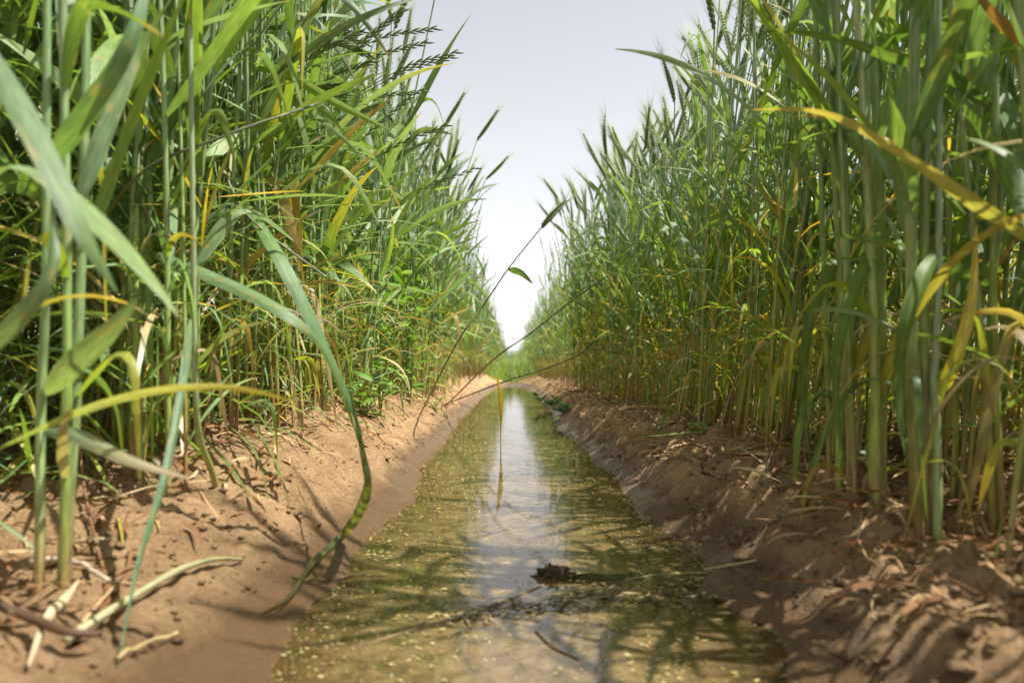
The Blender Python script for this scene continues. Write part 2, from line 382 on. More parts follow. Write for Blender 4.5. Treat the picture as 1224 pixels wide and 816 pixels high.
def tiller(base, Ht, lean_az, lean, lod, emit, big=1.0, leafy=False):
    """one wheat shoot; emit(kind, mb) receives each finished part"""
    nst = {0: 30, 1: 10, 2: 5}[lod]; sides = {0: 8, 1: 5, 2: 3}[lod]
    t = np.linspace(0, 1, nst)
    off = lean*Ht*(t**1.7)
    wob = np.stack([.006*np.sin(t*5+random.random()*6), .006*np.sin(t*4+random.random()*6), t*0], 1)
    wob -= wob[0]
    pts = np.asarray(base)+np.stack([np.cos(lean_az)*off, np.sin(lean_az)*off, Ht*t*(1-.25*lean*lean)], 1)+wob
    pts[0, 2] -= .012
    r = (.0025-.0011*t)*big*random.uniform(.75, 1.25)
    if lod == 0:   # joints
        for nd in (.13, .3, .5, .72): r = r*(1+.32*np.exp(-((t-nd)/.018)**2))
    sc_ = stem_cols(nst)
    if lod == 0:
        for nd in (.13, .3, .5, .72): sc_ = sc_*(1-.45*np.exp(-((t-nd)/.02)**2))[:, None]+np.array([.05, .03, .0])*np.exp(-((t-nd)/.02)**2)[:, None]
    m = MB(); tube(m, pts, r, sc_, sides, cap=False); emit('stem', m)
    at = lambda u: np.array([np.interp(u, t, pts[:, k]) for k in range(3)])
    phase = random.random()*2*PI
    lv = [(.04, 0), (.10, 0), (.15, 1), (.21, 1), (.28, 2), (.36, 2), (.45, 3), (.58, 4), (.73, 5)]
    if lod == 2: lv = lv[1::2]+lv[-1:]
    for j_, (u, k) in enumerate(lv):
        if k == 0 and random.random() < .3: continue
        if lod == 2 and k == 0: continue
        u = u+random.uniform(-.05, .05); az = phase+j_*PI+random.uniform(-.8, .8)
        n = {0: 16, 1: 8, 2: 5}[lod]
        L = random.uniform(.15, .29)*(.7 if k == 0 else 1); W = random.uniform(.009, .0165)*big*(1.35 if lod == 2 else 1)
        kink = None
        if k <= 1:
            el, dr = random.uniform(.2, 1.35), random.uniform(.3, 2.2); W *= random.uniform(.3, .7)
            if random.random() < .6: kink = (random.uniform(.1, .5), random.uniform(1., 2.6))
        elif random.random() < .32: el, dr = random.uniform(.9, 1.35), .3; kink = (random.uniform(.2, .7), random.uniform(.8, 2.3))
        else: el, dr = random.uniform(.95, 1.45), random.uniform(.05, 1.0)
        if leafy and k > 1:
            W *= random.uniform(1.05, 1.4); L *= 1.1; el -= random.uniform(-.05, .38)
        if k <= 1 and random.random() < .6: L *= .6
        cols = leaf_cols(n, [.05, .17, .38, .6, .8, 1][k]); W *= random.uniform(.8, 1.1)
        m = MB(); p = leaf_path(at(u), az, el, L, dr, n, kink, random.uniform(-.5, .5))
        ribbon(m, p, blade_w(n, W), cols, side=(-math.sin(az), math.cos(az), 0), twist=random.uniform(-1.8, 1.8) if random.random() < .6 else random.uniform(-3.5, 3.5),
               fold=random.uniform(.1, .45), across=3 if lod < 2 else 2, wav=.12 if lod == 0 else 0)
        emit('leaf', m)
    if random.random() < .93:
        m = MB(); ear_mb(m, pts[-1], pts[-1]-pts[-2]+np.array([np.cos(lean_az), np.sin(lean_az), 0])*random.uniform(0, .02), None, random.uniform(.12, .155), lod)
        emit('ear', m)

MATS = {'stem': M_STEM, 'leaf': M_LEAF, 'ear': M_EAR}

# ------------------------------------------------------------------ wheat plants, one by one
FEATS = ['with upright blue-green stems', 'with golden lower leaves', 'with bent green leaves', 'with a brown withered foot']
protos = []
def make_wheat(nt, k, tall=1., leafy=False):
    parts = []
    for i in range(nt):
        a = random.random()*2*PI; rr = random.uniform(.003, .018)
        tiller((rr*math.cos(a), rr*math.sin(a), 0), random.uniform(.78, .98)*tall, random.random()*2*PI, random.uniform(.0, .16), 0,
               lambda kind, mb: parts.append((kind, mb.mesh(kind, MATS[kind]))), leafy=leafy)
    return parts
for k in range(14): protos.append(make_wheat([2, 3, 3, 4][k % 4], k))
for k in range(12): protos.append(make_wheat([2, 2, 3, 3][k % 4], k, leafy=True))

GROUPS = {}
def place_wheat(x, y, idx, label, group, rz, tilt_az, tilt, sc):
    root = empty('wheat_plant', (x, y, H(x, y)-.004))
    # tilt about a horizontal axis, then spin about z
    import mathutils as mu
    ax = mu.Vector((-math.sin(tilt_az), math.cos(tilt_az), 0))
    root.rotation_euler = (mu.Matrix.Rotation(tilt, 3, ax) @ mu.Matrix.Rotation(rz, 3, 'Z')).to_euler()
    root.scale = (sc, sc, sc)
    tag(root, label, 'wheat plant', group)
    for kind, me in protos[idx]:
        link(kind, me, root)
    return root

def edge(side, y):
    """inner line of the crop row"""
    e = .305+.02*vnoise(np.array([y*2.3+side*7]), np.array([4.2]))[0]
    if side < 0: e = .30 + .045*max(0, 1-y/.8)
    else: e = .32 + .03*max(0, 1-y/.6)
    return float(e + .03*vnoise(np.array([y*3.1+side*7.7]), np.array([4.2]))[0])

zones = [(0, .75, 'nearest the camera'), (.75, 1.3, 'about a metre along'), (1.3, 2.2, 'halfway along'), (2.2, 9, 'in the far stretch')]
spots = []
for side in (-1, 1):
    cnt = 0; tries = 0; pts_ = []
    while cnt < 136 and tries < 60000:
        tries += 1
        y = .40 + 3.1*random.random()**1.35; dx = .28*random.random()**(1.3 if side < 0 else 1.05)
        x = side*(edge(side, y)+dx)
        if abs(x)/y > .80 : continue
        if y < .62 and dx > .2: continue
        if side < 0 and y < .6: continue
        if any((x-a)**2+(y-b)**2 < (.03 if side < 0 else .034)**2 for a, b in pts_): continue
        pts_.append((x, y)); cnt += 1
    for x, y in pts_: spots.append((side, x, y))
for side, x, y in spots:
    z = next(z for z in zones if z[0] <= y < z[1])
    idx = random.randrange(14) if random.random() < (.25 if side < 0 else .75) else random.randrange(14, 26); row = 'left' if side < 0 else 'right'
    dx = abs(x)-edge(side, y)
    where = 'at the edge' if dx < .09 else 'behind the edge'
    lab = f"bearded wheat plant in the {row} row {where}, {z[2]}"
    grp = f"wheat plants of the {row} row {where} {z[2]}"
    taz = (PI if side > 0 else 0)+random.uniform(-.9, .9)
    place_wheat(x, y, idx, lab, grp, random.random()*2*PI, taz, random.gauss(-.03+.085*min(1, max(0, (y-1.5)/.8)), .065) if side < 0 else random.gauss(-.15+.18*min(1, max(0, (y-1.3)/1.6)), .045), random.uniform(.9, 1.05) if side < 0 else random.uniform(.82, .96))

# ------------------------------------------------------------------ the rest of the field (past 300 plants): one object per side
def lod_set(lod, n):
    out = []
    for _ in range(n):
        acc = MB()
        def em(kind, mb):
            v, q, t, c, l = mb.arrays(); acc.add(v, q, t, c, l)
        tiller((0, 0, 0), random.uniform(.78, 1.0), random.random()*2*PI, random.uniform(0, .14), lod, em)
        out.append(acc.arrays())
    return out
L1 = lod_set(1, 30); L2 = lod_set(2, 30)
def scatter(name, pos, lods, label, cat, tilt_c=0., zmul=(.88, 1.08), material=None):
    V = []; Q = []; T = []; Cc = []; Lc = []; off = 0
    zs = height(pos[:, 0], pos[:, 1])
    for k, (x, y) in enumerate(pos):
        v, q, t, c, l = lods[random.randrange(len(lods))]
        a = random.random()*2*PI; s = random.uniform(*zmul); ca, sa = math.cos(a), math.sin(a)
        tx = random.uniform(-.07, .07)-.04*np.sign(x)*max(0, 1-(abs(x)-.3)*3)*(y > 2)+.07*(x > 0)*(y < 2); ty = random.uniform(-.07, .07)
        w = np.empty_like(v)
        w[:, 0] = (v[:, 0]*ca-v[:, 1]*sa)*s+tx*v[:, 2]+x
        w[:, 1] = (v[:, 0]*sa+v[:, 1]*ca)*s+ty*v[:, 2]+y
        w[:, 2] = v[:, 2]*s+zs[k]-.004
        g = random.uniform(.85, 1.18)
        V.append(w); Q.append(q+off); T.append(t+off); Cc.append(c*g); Lc.append(l); off += len(v)
    me = make_mesh(name, material or M_MIX, np.concatenate(V), np.concatenate(Q), np.concatenate(T), np.concatenate(Cc), np.concatenate(Lc))
    return tag(link(name, me), label, cat, kind='stuff')
def region(side, y0, y1, x0, x1, dens):
    n = int((y1-y0)*(x1-x0)*dens)
    y = y0+(y1-y0)*rng.random(n); dx = x0+(x1-x0)*rng.random(n)
    e = np.array([edge(side, yy) for yy in y])
    return np.stack([side*(e+dx), y], 1)
for side, nm in ((-1, 'left'), (1, 'right')):
    near = np.concatenate([region(side, -.6, .38, .12 if side < 0 else .02, .7, 170 if side < 0 else 360), region(side, .38, 3.4, .25, .75, 200 if side < 0 else 130), region(side, .45, 3.4, .75, 1.5, 90 if side < 0 else 55)])
    near = near[(near[:, 1] > .1) | (np.abs(near[:, 0]) > (.42 if side < 0 else .34))]
    mid = np.concatenate([region(side, 3.4, 6.5, 0, .7, 230), region(side, 1.2, 6.5, 1.3 if side > 0 else 1.4, 2.6, 40)])
    far = np.concatenate([region(side, 6.5, 14, 0, .6, 230), region(side, 14, 36, 0, .8, 90), region(side, 6.5, 20, .6, 4, 22), region(side, 20, 60, .8, 12, 6)])
    scatter('wheat_field', near, L1, f'dense green wheat standing behind the {nm} row plants beside the furrow', 'wheat', zmul=(.88, 1.08) if side < 0 else (.76, .93))
    scatter('wheat_field', np.concatenate([mid, far]), L2, f'distant wheat mass running to the horizon on the {nm} side', 'wheat', zmul=(.88, 1.05) if side < 0 else (.78, .95))
# far closing crop across the furrow's end
n = 900
pos = np.stack([rng.uniform(-1.2, 1.2, n), rng.uniform(30, 42, n)], 1)
scatter('wheat_field', pos, L2, 'pale strip of wheat closing the far end of the furrow', 'wheat')

# ------------------------------------------------------------------ fine grassy undergrowth
def undergrowth(name, n, xr, yr, zr, label, cat, cols, W=(.002, .005), L=(.06, .16), upright=.6):
    mb = MB()
    for _ in range(n):
        y = yr[0]+(yr[1]-yr[0])*random.random()**1.3; x = random.uniform(*xr)
        z = H0(x, y)+random.uniform(*zr)
        n_ = 5; az = random.random()*2*PI
        p = leaf_path((x, y, z), az, random.uniform(upright-1., upright+.7), random.uniform(*L), random.uniform(0, 1.4), n_)
        ribbon(mb, p, blade_w(n_, random.uniform(*W)), grad(n_, cj(random.choice(cols)), cj(random.choice(cols))), side=(-math.sin(az), math.cos(az), 0), across=2, twist=random.uniform(-1, 1))
    return tag(link(name, mb.mesh(name, M_MIX)), label, cat, kind='stuff')
def H0(x, y): return .09 if abs(x) > .4 else .07
undergrowth('tangled_grass', 17000, (-1.1, -.38), (.5, 2.4), (.0, .9), 'tangle of fine green weedy grass among the left wheat stems', 'grass', LIME+GREENS[:3], upright=.5)
undergrowth('tangled_grass', 5500, (.5, 1.3), (.5, 3.2), (.0, .6), 'fine green and yellow grass between the right wheat stems', 'grass', LIME+YELL[1:2]+GREENS[:2], upright=.6)
def low_cover(name, n, xr, yr, label, hmax):
    mb = MB()
    for _ in range(n):
        x = random.uniform(*xr); y = random.uniform(*yr); z = H(x, y)-.004; n_ = 5; az = random.random()*2*PI
        p = leaf_path((x, y, z), az, random.uniform(.7, 1.5), random.uniform(.3, 1)*hmax, random.uniform(0, 1.), n_)
        ribbon(mb, p, blade_w(n_, random.uniform(.006, .012)), grad(n_, cj(random.choice(LIME)), cj(random.choice(LIME+GREENS))), side=(-math.sin(az), math.cos(az), 0), across=2)
    return tag(link(name, mb.mesh(name, M_MIX)), label, 'grass', kind='stuff')
low_cover('low_grass', 2600, (-.32, .32), (8.2, 16), 'pale low grass filling the furrow beyond the end of the water', .34)
low_cover('low_grass', 2600, (-.4, .4), (16, 34), 'distant low grass in the furrow towards the horizon', .7)

undergrowth('tangled_grass', 5000, (-.62, -.3), (.62, 3.4), (.0, .32), 'fine messy green blades close to the soil along the left row', 'grass', LIME+GREENS+YELL[:1]+TAN[:1], upright=.7, W=(.002, .007))
undergrowth('tangled_grass', 3500, (.33, .75), (.8, 3.6), (.0, .34), 'fine messy green and yellow blades close to the soil along the right row', 'grass', LIME+GREENS[:3]+YELL, upright=.9, W=(.002, .007))
# ------------------------------------------------------------------ ground and water
def graded(a, b, s0, g, c=None):
    out = [a]; s = s0
    while out[-1] < b: out.append(out[-1]+s); s *= g
    return out
xs = graded(0, .62, .0042, 1.0)+[]; t = graded(xs[-1]+.006, 400, .007, 1.09); xs = xs+t; xs = np.array([-v for v in xs[:0:-1]]+xs)
ys = np.array([-400, -120, -40, -15, -6, -3, -1.5, -.8, -.4, -.2, -.05, .05, .12, .18, .22]+graded(.25, 900, .0036, 1.0085))
X, Y = np.meshgrid(xs, ys); Z = height(X.ravel(), Y.ravel())
V = np.stack([X.ravel(), Y.ravel(), Z], 1); nx = len(xs); ny = len(ys)
i = np.arange(ny-1)[:, None]*nx; j = np.arange(nx-1)[None]
Q = np.stack([i+j, i+j+1, i+nx+j+1, i+nx+j], -1).reshape(-1, 4)
g = link('ground', make_mesh('ground', M_MUD, V, Q, np.zeros((0, 3), np.int32), np.ones_like(V)*.4, np.zeros_like(V)))
tag(g, 'tan muddy earth banks of the irrigation furrow', 'ground', kind='structure')
wx = np.linspace(-.33, .33, 111); wy = np.concatenate([np.linspace(-1.2, .2, 40), np.linspace(.21, 3, 420), np.linspace(3.02, 7.6, 240)])
X, Y = np.meshgrid(wx, wy); V = np.stack([X.ravel(), Y.ravel(), X.ravel()*0], 1)
i = np.arange(len(wy)-1)[:, None]*111; j = np.arange(110)[None]
Q = np.stack([i+j, i+j+1, i+111+j+1, i+111+j], -1).reshape(-1, 4)
D = np.zeros_like(V); D[:, 0] = np.maximum(0, -height(V[:, 0], V[:, 1]))
w = link('water', make_mesh('water', M_WATER, V, Q, np.zeros((0, 3), np.int32), np.ones_like(V)*.2, D))
tag(w, 'murky olive brown water standing in the furrow', 'water', kind='structure')

# floating chaff
mb = MB()
cols = [(.36, .29, .12), (.28, .23, .08), (.44, .37, .2), (.2, .18, .06), (.36, .26, .11)]
pat = lambda x, y: max(0, vnoise(x*13, y*6+2)*1.1+vnoise(x*40, y*30)*.9+.42)
k = 0
while k < 24000:
    y = .3+3.9*random.random()**1.5; x = random.uniform(-.24, .24)
    centre = max(0, 1-abs(x-.01)/.10)
    if random.random() > (pat(x, y)*1.3+.15)*(1-.8*centre): continue
    k += 1
    L_ = (.0006+.0022*random.random()**3)*(1.6 if random.random() < .04 else 1); w_ = L_*random.uniform(.2, .45); a = random.gauss(0, .8); h = random.uniform(.0008, .0016)
    ca, sa = math.cos(a), math.sin(a)
    pts6 = [(-L_, 0), (-L_*.4, w_), (L_*.5, w_*.8), (L_, 0), (L_*.4, -w_), (-L_*.5, -w_*.8)]
    v = [(x+px*ca-py*sa, y+px*sa+py*ca, h+random.uniform(-.0003, .0004)) for px, py in pts6]
    mb.add(v, [(0, 1, 2, 3), (0, 3, 4, 5)], None, cj(random.choice(cols), .25), None)
tag(link('floating_chaff', mb.mesh('floating_chaff', M_DRY)), 'pale yellow chaff and bits of leaf floating on the water', 'chaff', kind='stuff')

# dry litter at the foot of the rows, and soil crumbs
mb = MB()
for _ in range(4200):
    side = random.choice((-1, 1, 1)); y = .4+4.5*random.random()**1.4; x = side*(edge(side, y)+random.gauss(.1, .09) if random.random() < .85 else random.uniform(.25, .34))
    if abs(x) < .24: continue
    z = H(x, y)+.003; n_ = 5; az = random.random()*2*PI
    p = leaf_path((x, y, z), az, random.uniform(-.1, .5), random.uniform(.02, .08), random.uniform(.2, 1.), n_, None, random.uniform(-1, 1))
    p[:, 2] = np.maximum(p[:, 2], HV(p)+.0015)
    ribbon(mb, p, blade_w(n_, random.uniform(.0015, .005)), cj(random.choice(TAN[:2]+BROWN), .2), across=2, twist=random.uniform(-2, 2))
tag(link('straw_litter', mb.mesh('straw_litter', M_DRY)), 'dry brown straw and leaf litter around the wheat feet', 'litter', kind='stuff')
mb = MB()
for _ in range(9000):
    side = random.choice((-1, 1, 1)); y = .35+3.2*random.random()**1.5; x = side*random.uniform(.2, .5)
    if H(x, y) < .012: continue
    r = (.0008+.0026*random.random()**2)*(2.2 if random.random() < .06 else 1); z = H(x, y)+r*.3
    oc = np.array([(1, 0, 0), (-1, 0, 0), (0, 1, 0), (0, -1, 0), (0, 0, 1), (0, 0, -1), (.7, .7, .3), (-.7, .6, .4), (.6, -.7, .4), (-.6, -.7, .2)])
    dirs = nrm(oc+rng.normal(0, .18, oc.shape)); v = dirs*r*(rng.uniform(.7, 1.2, (10, 1)))*np.array([1.2, 1, .75])+np.array([x, y, z])
    tri = [(4, 0, 6), (4, 6, 2), (4, 2, 7), (4, 7, 1), (4, 1, 9), (4, 9, 3), (4, 3, 8), (4, 8, 0), (5, 2, 0), (5, 1, 2), (5, 3, 1), (5, 0, 3), (0, 2, 6), (2, 1, 7), (1, 3, 9), (3, 0, 8)]
    mb.add(v, None, tri, (.4, .3, .2), None)
tag(link('soil_crumbs', mb.mesh('soil_crumbs', M_MUD)), 'loose crumbs of dried mud scattered on the banks', 'soil', kind='stuff')

# ------------------------------------------------------------------ singled-out plants
def on_ground(px, py, lift=0.):
    """where the sight line of a photograph pixel meets the ground"""
    lo, hi = .2, 12
    ds = np.linspace(.25, 9, 1500)
    for d in ds:
        p = P(px, py, d)
        if p[2] < H(p[0], p[1]): p[2] = H(p[0], p[1])+lift; return p
    return p
def hero(base, attach, leaves, label, group=None, top=1.0, big=1.15, ear=True, stems=1, name='wheat_plant'):
    """a plant whose stem runs from the ground through the points where its blades leave it"""
    base = np.array([base[0], base[1], H(base[0], base[1])-.01])
    root = empty(name, base)
    pts = sorted([np.array(a) for a in attach], key=lambda p: p[2])
    last = pts[-1]; ctrl = [base]+pts
    if top and top > last[2]+.05:
        ctrl.append(np.array([last[0]+(last[0]-base[0])*.15, last[1]+(last[1]-base[1])*.15, top]))
    sp = spline(ctrl, 30)
    ph_ = random.random()*6; sp[1:, 0] += .006*np.sin(np.linspace(0, 9, 29)+ph_)*np.linspace(0, 1, 29); m = MB(); tube(m, sp-base, (.0029-.0013*np.linspace(0, 1, 30))*big, stem_cols(30), 8, cap=False); link('stem', m.mesh('stem', M_STEM), root)
    if ear and top:
        m = MB(); ear_mb(m, sp[-1]-base, sp[-1]-sp[-2], None, .11, 0); link('ear', m.mesh('ear', M_EAR), root)
    for lf in leaves:
        path, W, c = lf[:3]; kw = lf[3] if len(lf) > 3 else {}
        n = 26; p = spline(path, n)
        cc = c if callable(c) else (lambda n: grad(n, c[0], c[1], *c[2:]))
        vw = nrm(p[n//2]-np.array([0, 0, CAMZ])); sd_ = np.cross(p[4]-p[0], vw)+.35*np.linalg.norm(p[4]-p[0])*vw
        m = MB(); ribbon(m, p-base, blade_w(n, W, kw.get('base', .6)), cc(n), side=sd_, twist=kw.get('twist', .6)*.6, fold=kw.get('fold', .3), across=5, wav=kw.get('wav', .08))
        o = link('leaf', m.mesh('leaf', M_LEAF), root)
        if 'label' in kw: o['label'] = kw['label']
    for _ in range(stems-1):
        a = random.random()*6.28
        tiller(np.array([.014*math.cos(a), .014*math.sin(a), .008]), random.uniform(.8, .95), random.random()*6.28, random.uniform(0, .06), 0, lambda kind, mb: link(kind, mb.mesh(kind, MATS[kind]), root), big)
    tag(root, label, 'wheat plant', group)
    return root
G0, G1, G2, G3, G4, G5 = [np.array(g_) for g_ in GREENS]
GL = np.array([.15, .235, .12])
# left, nearest
a1 = P(-30, 30, .36); a2 = P(-20, 540, .40)
hero((a1[0]-.005, .37), [a1, P(-32, 430, .37)], [
    ([a1, P(45, 165, .33), P(95, 270, .32), P(140, 350, .33)], .0135, (GL, G2), dict(twist=.3, side=(1, 0, .5))),
    ([P(-32, 430, .37), P(20, 380, .35), P(60, 320, .35), P(62, 240, .37)], .011, (G3, G2), dict(twist=.5)),
], 'wheat plant at the very left edge, its broad blurred blade slanting down in front', top=.98, stems=2)
a3 = P(120, 130, .42)
hero((P(48, 640, .44)[0], .44), [P(52, 470, .44), P(50, 200, .43)], [
    ([P(50, 200, .43), P(90, 150, .40), P(150, 60, .38), P(185, -40, .40)], .013, (G1, G5), dict(twist=-.5)),
    ([P(52, 470, .44), P(85, 435, .40), P(130, 395, .38), P(165, 355, .37)], .016, (np.array([.2, .28, .13]), GL), dict(twist=.2, side=(.7, 0, .8), label='broad pale blade with tan patches')),
    ([P(51, 515, .44), P(90, 520, .42), P(150, 548, .40), P(228, 572, .39)], .010, (GL, np.array([.5, .38, .27]), 1.2, .2), dict(twist=.7, side=(.3, -.5, .8), label='low blade drying to a pinkish tan tip')),
], 'thick wheat plant at the left edge with a low blade drying pinkish tan', top=1.0, stems=3, big=1.15)
b = P(172, 520, .72)
hero((b[0], .72), [P(176, 300, .70), P(178, 120, .7)], [
    ([P(176, 300, .70), P(240, 325, .62), P(330, 368, .58), P(392, 425, .60), P(440, 560, .66)], .0135, (G3, G0), dict(twist=1.2, side=(0, -.6, .8), label='long blade arching over to the water edge')),
    ([P(178, 120, .7), P(150, 170, .66), P(110, 215, .62), P(60, 250, .6)], .011, (G5, G1), {}),
], 'blue-green wheat plant on the left bank whose long blade arches right to the water', top=1.02, stems=2, big=1.15)
b = P(300, 500, .95)
hero((P(296, 500, .95)[0], .95), [P(293, 240, .8)], [
    ([P(293, 240, .8), P(330, 300, .72), P(368, 372, .70), P(405, 450, .70), P(434, 520, .72)], .0165, (G0, G5), dict(twist=.8, side=(.6, -.3, .6), label='broad dark blade hanging diagonally over the bank')),
    ([P(293, 245, .8), P(250, 262, .76), P(205, 290, .74)], .011, (G3, G4), {}),
], 'wheat plant on the left bank with a broad dark blade hanging diagonally', top=1.0, stems=3)
hero((P(268, 500, .95)[0], .98), [P(272, 72, .92)], [
    ([P(272, 72, .92), P(335, 85, .85), P(400, 122, .8), P(470, 158, .78)], .0145, (np.array([.14, .28, .03]), np.array([.2, .3, .04])), dict(twist=.5, side=(0, -.5, .8), label='bright green blade reaching towards the sky gap')),
    ([P(272, 300, .94), P(240, 250, .9), P(235, 235, .9), P(270, 252, .88), P(345, 262, .86)], .009, (np.array([.5, .3, .05]), np.array([.45, .25, .06])), dict(label='withered orange blade')),
], 'left wheat plant with one bright green blade pointing right against the sky', top=1.0, stems=2)
hero((P(225, 560, .6)[0], .66), [P(228, 380, .6)], [
    ([P(228, 380, .6), P(222, 440, .52), P(200, 560, .46), P(165, 680, .42), P(138, 815, .37)], .0078, (GL, np.array([.10, .2, .10])), dict(twist=1.4, label='narrow blue-green blade hanging to the mud')),
], 'slim wheat plant whose narrow blade hangs straight down over the left mud', top=.9)
# thin slanting stalk, left
# right
c1 = P(1250, 300, .46)
hero((c1[0]+.005, .47), [c1, P(1255, 60, .46)], [
    ([c1, P(1165, 245, .44), P(1080, 188, .44), P(985, 137, .47), P(885, 131, .5)], .0105, (np.array([.25, .27, .08]), np.array([.36, .27, .09]), .7), dict(twist=1.6, side=(0, -.5, .8), label='long yellowing blade reaching left across the row')),
    ([P(1255, 60, .46), P(1215, 45, .46), P(1180, 10, .47), P(1150, -30, .48)], .009, (np.array([.35, .17, .05]), np.array([.25, .11, .04])), {}),
], 'wheat plant at the right edge with a long yellowing blade reaching left', top=1.0, stems=2)
c2 = P(1190, 135, .55)
hero((P(1185, 630, .56)[0], .56), [c2, P(1186, 345, .56)], [
    ([c2, P(1130, 90, .54), P(1060, 68, .54), P(985, 44, .56), P(905, 37, .6)], .0125, (G1, np.array([.12, .2, .04])), dict(twist=.9, side=(0, -.5, .8))),
    ([P(1186, 345, .56), P(1130, 318, .54), P(1060, 292, .55), P(980, 279, .58)], .0125, (G1, G0), dict(twist=.9, side=(0, -.5, .8))),
], 'right row wheat plant with two long dark green blades pointing left', top=1.0, stems=3, big=1.2)
for (px, d, lab) in ((1040, .60, 'right row wheat plant with stout yellow-green stems on the bank shoulder'), (1115, .53, 'stout wheat plant between the shaded bank and the right frame edge'), (1000, .68, 'wheat plant on the right bank with its foot close to a pile of dry litter')):
    x = (px-612)/FPX*d
    hero((x, d), [P(px+6, 300, d), P(px+3, 480, d)], [
        ([P(px+6, 300, d), P(px-10, 330, d-.02), P(px-32, 390, d-.03), P(px-40, 470, d-.02), P(px-30, 560, d-.03)], .0135, (np.array([.14, .24, .03]), np.array([.09, .15, .03])), dict(twist=.5, side=(1, 0, 0))),
        ([P(px+3, 480, d), P(px+25, 430, d-.02), P(px+45, 360, d-.02), P(px+52, 270, d)], .011, (np.array([.3, .3, .05]), np.array([.5, .37, .06])), dict(twist=.6, side=(1, 0, 0))),
    ], lab, top=1.0, stems=4, big=1.3)

# leaning stalks across the gap
def leaning(pts, rad, label, ear=False, leaves=(), cat='wheat stalk', name='leaning_stalk'):
    p = spline(pts, 40); base = p[0].copy(); root = empty(name, base)
    m = MB(); tube(m, p-base, np.linspace(rad, rad*.6, 40), grad(40, (.16, .16, .06), (.07, .10, .04)), 6); link('stem', m.mesh('stem', M_STEM), root)
    if ear:
        m = MB(); ear_mb(m, p[-1]-base, p[-1]-p[-3], None, .085, 0); link('ear', m.mesh('ear', M_EAR), root)
    for path, W, c in leaves:
        q = spline(path, 14); m = MB(); ribbon(m, q-base, blade_w(14, W, .3), grad(14, *c), side=(.3, -.6, .6), twist=.6); link('leaf', m.mesh('leaf', M_LEAF), root)
    return tag(root, label, cat)
g0 = on_ground(500, 500)
leaning([g0, P(545, 412, 1.55), P(580, 362, 1.55), P(607, 322, 1.5), P(647, 272, 1.5)], .0021, 'long thin stalk with a drooping ear, leaning right across the sky gap', ear=True,
        leaves=[([P(607, 322, 1.5), P(622, 326, 1.48), P(637, 339, 1.46)], .016, (G1, G0))])
g1 = on_ground(531, 487)
leaning([g1, P(587, 432, 1.9), P(633, 399, 1.8), P(680, 362, 1.75), P(727, 329, 1.7)], .0026, 'thin straight stalk slanting from the left bank into the right row',
        leaves=[([P(727, 329, 1.7), P(760, 305, 1.7), P(790, 300, 1.7)], .009, (G1, G0))])
leaning([g1+np.array([-.03, -.02, 0]), P(600, 457, 1.8), P(650, 441, 1.7), P(690, 425, 1.65), P(712, 406, 1.6)], .0024, 'low arching stalk crossing just above the water to the right row',
        leaves=[([P(712, 406, 1.6), P(722, 398, 1.6), P(735, 392, 1.6)], .008, ((.4, .4, .2), (.3, .3, .1)))])
# slanting grey-green stalk and pinkish stalk, left
leaning([P(105, 560, .75)*np.array([1, 1, 0])+np.array([0, 0, H(P(105, 560, .75)[0], .75)]), P(108, 330, .66), P(160, 215, .62), P(270, 162, .64), P(380, 124, .7)], .0022, 'dark green stalk bending right in front of the left row')
leaning([np.array([-.42, .8, H(-.42, .8)]), P(230, 180, .8), P(300, 262, .75), P(395, 335, .75)], .0017, 'pinkish dry stalk folded down to the right in the left row')

# yellow leaf standing in the water
b = P(599, 522, 1.72); b[2] = 0
root = MB(); n = 20
path = spline([np.array([b[0], 1.72, -.03]), np.array([b[0]-.001, 1.72, .02]), P(599, 490, 1.72), P(597, 465, 1.72), P(593, 444, 1.72)], n)
t_ = np.linspace(0, 1, n); wid = .0135*np.interp(t_, [0, .35, .55, .8, 1], [.12, .3, 1, .7, .08])
o0 = path[0].copy()
ribbon(root, path-o0, wid, grad(n, (.25, .16, .05), (.55, .40, .04), .5), side=(1, -.3, 0), twist=.3, across=5)
o = link('standing_leaf', root.mesh('standing_leaf', M_LEAF)); o.location = o0
tag(o, 'single yellow leaf standing upright in the water mid furrow', 'leaf')

# wilted wet blade lying from the left bank into the water
def lying(name, pts, wid, c0, c1, label, cat, rad=None, M=M_DRY, lift=.004, conform=True, flat=False):
    p = spline(pts, 30)
    if conform:
        p[:, 2] = np.maximum(p[:, 2], np.maximum(height(p[:, 0], p[:, 1]), 0)+lift)
        for _ in range(2): p[1:-1] = (p[:-2]+2*p[1:-1]+p[2:])/4
    mb = MB(); o0 = p[0].copy()
    if rad: tube(mb, p-o0, np.interp(np.linspace(0, 1, 30), np.linspace(0, 1, len(rad)), rad), grad(30, c0, c1), 9)
    else: ribbon(mb, p-o0, wid*np.interp(np.linspace(0, 1, 30), [0, .2, .7, 1], [.5, 1, .8, .1]), grad(30, c0, c1), across=5, side=(.3, -.7, .2), twist=1.2, fold=.5)
    o = link(name, mb.mesh(name, M)); o.location = o0
    return tag(o, label, cat)
e1 = P(434, 520, .66)
lying('wilted_leaf', [P(418, 470, .70), P(430, 540, .62), P(436, 590, .60), on_ground(412, 650, .01), on_ground(375, 692, .012), on_ground(345, 725, .005), on_ground(300, 748, .003)], .011, (.09, .15, .04), (.13, .10, .04), 'wet dark wilted blade trailing from the left bank into the water', 'leaf', M=M_LEAF, conform=False)
lying('wet_twig', [on_ground(350, 700, .003), on_ground(400, 699, .002), on_ground(437, 700, .001)], 0, (.08, .06, .03), (.1, .07, .03), 'short dark twig lying at the left water edge', 'twig', rad=[.0012, .0008])
